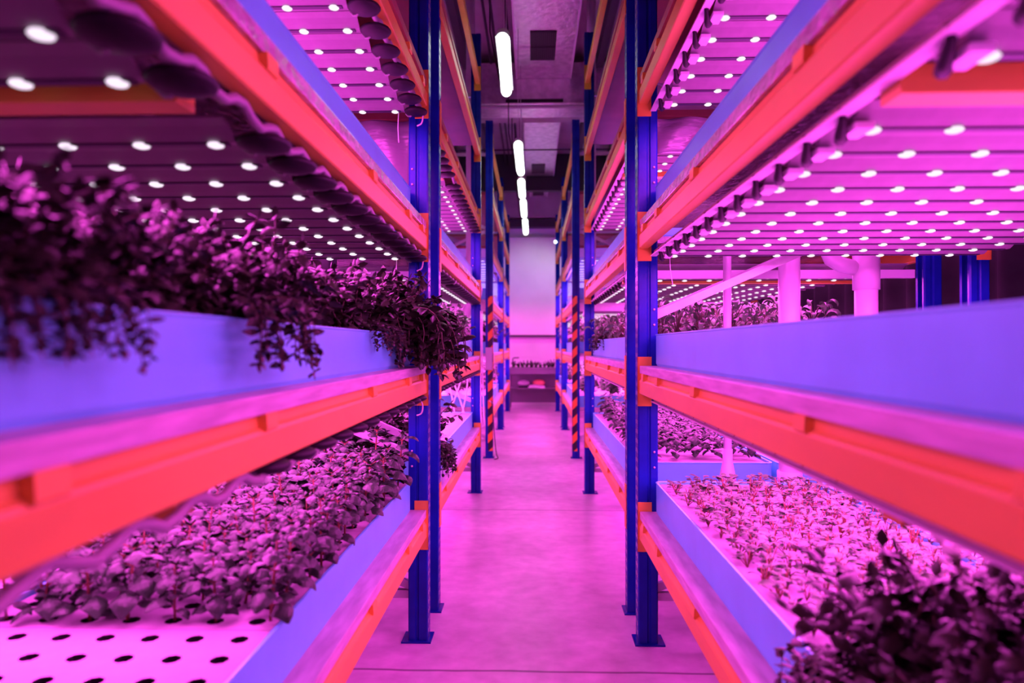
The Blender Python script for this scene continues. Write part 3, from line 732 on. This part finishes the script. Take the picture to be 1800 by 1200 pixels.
for i, (x, z, t) in enumerate(((-.33, 5.7, 'nearest the lamps'), (-.52, 5.75, 'second from the lamps'), (-.62, 5.8, 'farthest from the lamps'))):
    thing_mesh('conduit', MB().tube([(x, 3, z), (x, 17.7, z)], .018, 8).mesh('conduit', M['cable_black'], smooth=True), f'dark conduit along the ceiling, {t}', 'conduit', 'dark ceiling conduits')
# side ceiling ribs
for i, x in enumerate((-1.0, 1.0, -1.75, 1.75)):
    thing_mesh('ceiling_rib', MB().box(x - .05, x + .05, 2.0, 17.7, 5.7, 5.98).mesh('ceiling_rib', M['steel_dark']), ('ceiling rib nearest the lamps', 'ceiling rib beside the bare side of the duct', 'ceiling rib above the trays of the basil side', 'ceiling rib above the trays of the seedling side')[i], 'ceiling rib', 'steel ribs under the ceiling')

# hanging tube lamps
LZ = 4.05
lamps = [(-.234, 5.52, -.256, 6.72, 'nearest'), (-.183, 8.45, -.166, 9.86, 'second nearest'), (-.172, 10.35, -.168, 11.4, 'middle'), (-.160, 11.8, -.158, 13.1, 'fourth'), (-.148, 13.62, -.146, 15.1, 'farthest')]
for xa, ya, xb, yb, w in lamps:
    o = empty('tube_lamp', ((xa + xb) / 2, (ya + yb) / 2, LZ)); tag(o, f'glowing white tube lamp hanging over the aisle, {w} in the row', 'tube lamp', 'hanging tube lamps')
    h = (yb - ya) / 2; dx = (xb - xa) / 2; r = .052
    pts = []; rs = []
    for t in (-1, -.99, -.965, -.92, .92, .965, .99, 1):
        pts.append((dx * t, h * t, 0)); rs.append(r * (.35 if abs(t) == 1 else .72 if abs(t) > .98 else .92 if abs(t) > .95 else 1))
    link('diffuser', MB().tube(pts, rs, 16).mesh('diffuser', M['tube'], smooth=True), o)['label'] = 'glowing white diffuser'
    link('housing', MB().prism([(.0535 * math.cos(math.radians(q)), .0535 * math.sin(math.radians(q))) for q in range(155, 19, -15)] + [(.058, .02), (.055, .05), (.035, .085), (-.035, .085), (-.055, .05), (-.058, .02)], 'y', -h * .98, h * .98).mesh('housing', M['greybox']), o)
    for t in (-.8, .8): link('suspension_wire', MB().tube([(dx * t, h * t, .085), (dx * t, h * t, 6.0 - LZ)], .004, 6).mesh('suspension_wire', M['cable_white'], smooth=True), o)
    link('power_cord', MB().tube([(dx + .0, h * .9, .06), (-.08, h * .95, .12), (-.16, h * .6, .5), (-.17, h * .5, 1.65)], .008, 6).mesh('power_cord', M['cable_black'], smooth=True), o)

# steel work table at the end wall
t = empty('work_table', (0, 16.95, 0)); tag(t, 'stainless work table with a lower shelf against the end wall', 'table')
link('tabletop', MB().box(-.62, .95, -.35, .4, .98, 1.02).mesh('tabletop', M['stainless'], bevel=.005), t)
link('apron', MB().box(-.58, .91, -.33, -.31, .87, .98).mesh('apron', M['stainless']), t)
link('lower_shelf', MB().box(-.58, .91, -.32, .36, .51, .53).mesh('lower_shelf', M['stainless']), t)
link('shade_panel', MB().box(-.57, .90, .37, .385, .12, .98).mesh('shade_panel', M['stainless']), t)  # panel added to put the shadow under the table into a dark surface
for lx in (-.56, .89):
    for ly in (-.31, .36): link('leg', MB().tube([(lx, ly, 0), (lx, ly, .98)], .022, 10).mesh('leg', M['stainless'], smooth=True), t)
for i in range(13):
    single('herb_clump', HERB[i % 6][0].children[0].data, (-.46 + i * .108, 16.88 + jit(.08), 1.02), R.uniform(0, 6), R.uniform(.5, .72), 'low dark herb clump lying on the work table', 'herb plant', 'herb clumps on the work table')
def sheet(u, v): return (-.09 + .40 * u, 16.62 + .35 * v, .537 + .05 * v + .012 * math.sin(u * 5))
g = MB(); g.grid(sheet, 10, 6); o = thing_mesh('paper_sheet', g.mesh('paper_sheet', M['paper'], smooth=True), 'white paper sheet on the lower shelf of the work table', 'paper'); o.modifiers.new('thickness', 'SOLIDIFY').thickness = .004
thing_mesh('bag', MB().ellipsoid((.16, 17.1, .63), (.16, .12, .09), 16, 10).mesh('bag', M['orangebag'], smooth=True), 'orange bag on the lower shelf of the work table', 'bag')
thing_mesh('bag', MB().ellipsoid((-.22, 17.1, .62), (.15, .12, .085), 16, 10).mesh('bag', M['pvc'], smooth=True), 'pale bag on the lower shelf of the work table', 'bag')
thing_mesh('tray', MB().box(-.34, -.12, 16.66, 16.95, .531, .57).mesh('tray', M['black'], bevel=.01), 'flat black tray on the lower shelf of the work table', 'tray')
f = empty('tap', (-.62, 17.4, 1.02)); tag(f, 'dark tap with a bent spout beside the work table', 'tap')
f.location = (-.5, 17.25, 1.02)
link('spout', MB().tube([(0, 0, 0), (0, 0, .20), (.03, 0, .23), (.16, 0, .235)], .014, 10).mesh('spout', M['steel_dark'], smooth=True), f)
link('handle', MB().tube([(0, 0, .12), (.09, 0, .13)], .01, 8).mesh('handle', M['steel_dark'], smooth=True), f)
w = empty('spot_lamp', (.545, 16.20, 4.02)); tag(w, 'tiny bright spot lamp high on the last blue post by the end wall', 'lamp')
link('bulb', MB().ellipsoid((0, 0, 0), (.035, .035, .035)).mesh('bulb', M['tube'], smooth=True), w)
link('mount', MB().box(-.015, .02, .03, .10, -.02, .02).mesh('mount', M['steel_dark']), w)
l = bpy.data.lights.new('spot_light', 'SPOT'); l.energy = 42; l.spot_size = math.radians(95); l.spot_blend = .8; l.shadow_soft_size = .05; l.color = (.95, 1, .95)
o = bpy.data.objects.new('spot_light', l); COL.objects.link(o); o.location = (.47, 16.24, 3.98)
o.rotation_euler = (Vector((0, 18.0, 3.0)) - o.location).to_track_quat('-Z', 'Y').to_euler()

# ------------------------------------------------------------------ camera, world, view
cd = bpy.data.cameras.new('camera'); cam = bpy.data.objects.new('camera', cd); COL.objects.link(cam)
cd.sensor_width = 36; cd.lens = 24; cd.clip_start = .05
cam.location = (0, 0, CAMH); cam.rotation_euler = (PI / 2 + math.atan(8 / 1200), 0, math.atan(36 / 1200))
cd.dof.use_dof = True; cd.dof.focus_distance = 3.55; cd.dof.aperture_fstop = 1.7
sc.camera = cam
wd = bpy.data.worlds.new('world'); sc.world = wd; wd.use_nodes = True
wd.node_tree.nodes['Background'].inputs[0].default_value = (0, 0, 0, 1)
sc.view_settings.view_transform = 'Standard'; sc.view_settings.look = 'None'; sc.view_settings.gamma = 1; sc.view_settings.exposure = 0.0
sc.cycles.max_bounces = 7; sc.cycles.diffuse_bounces = 5; sc.cycles.glossy_bounces = 3
sc.cycles.sample_clamp_indirect = 6
sc.cycles.use_denoising = True
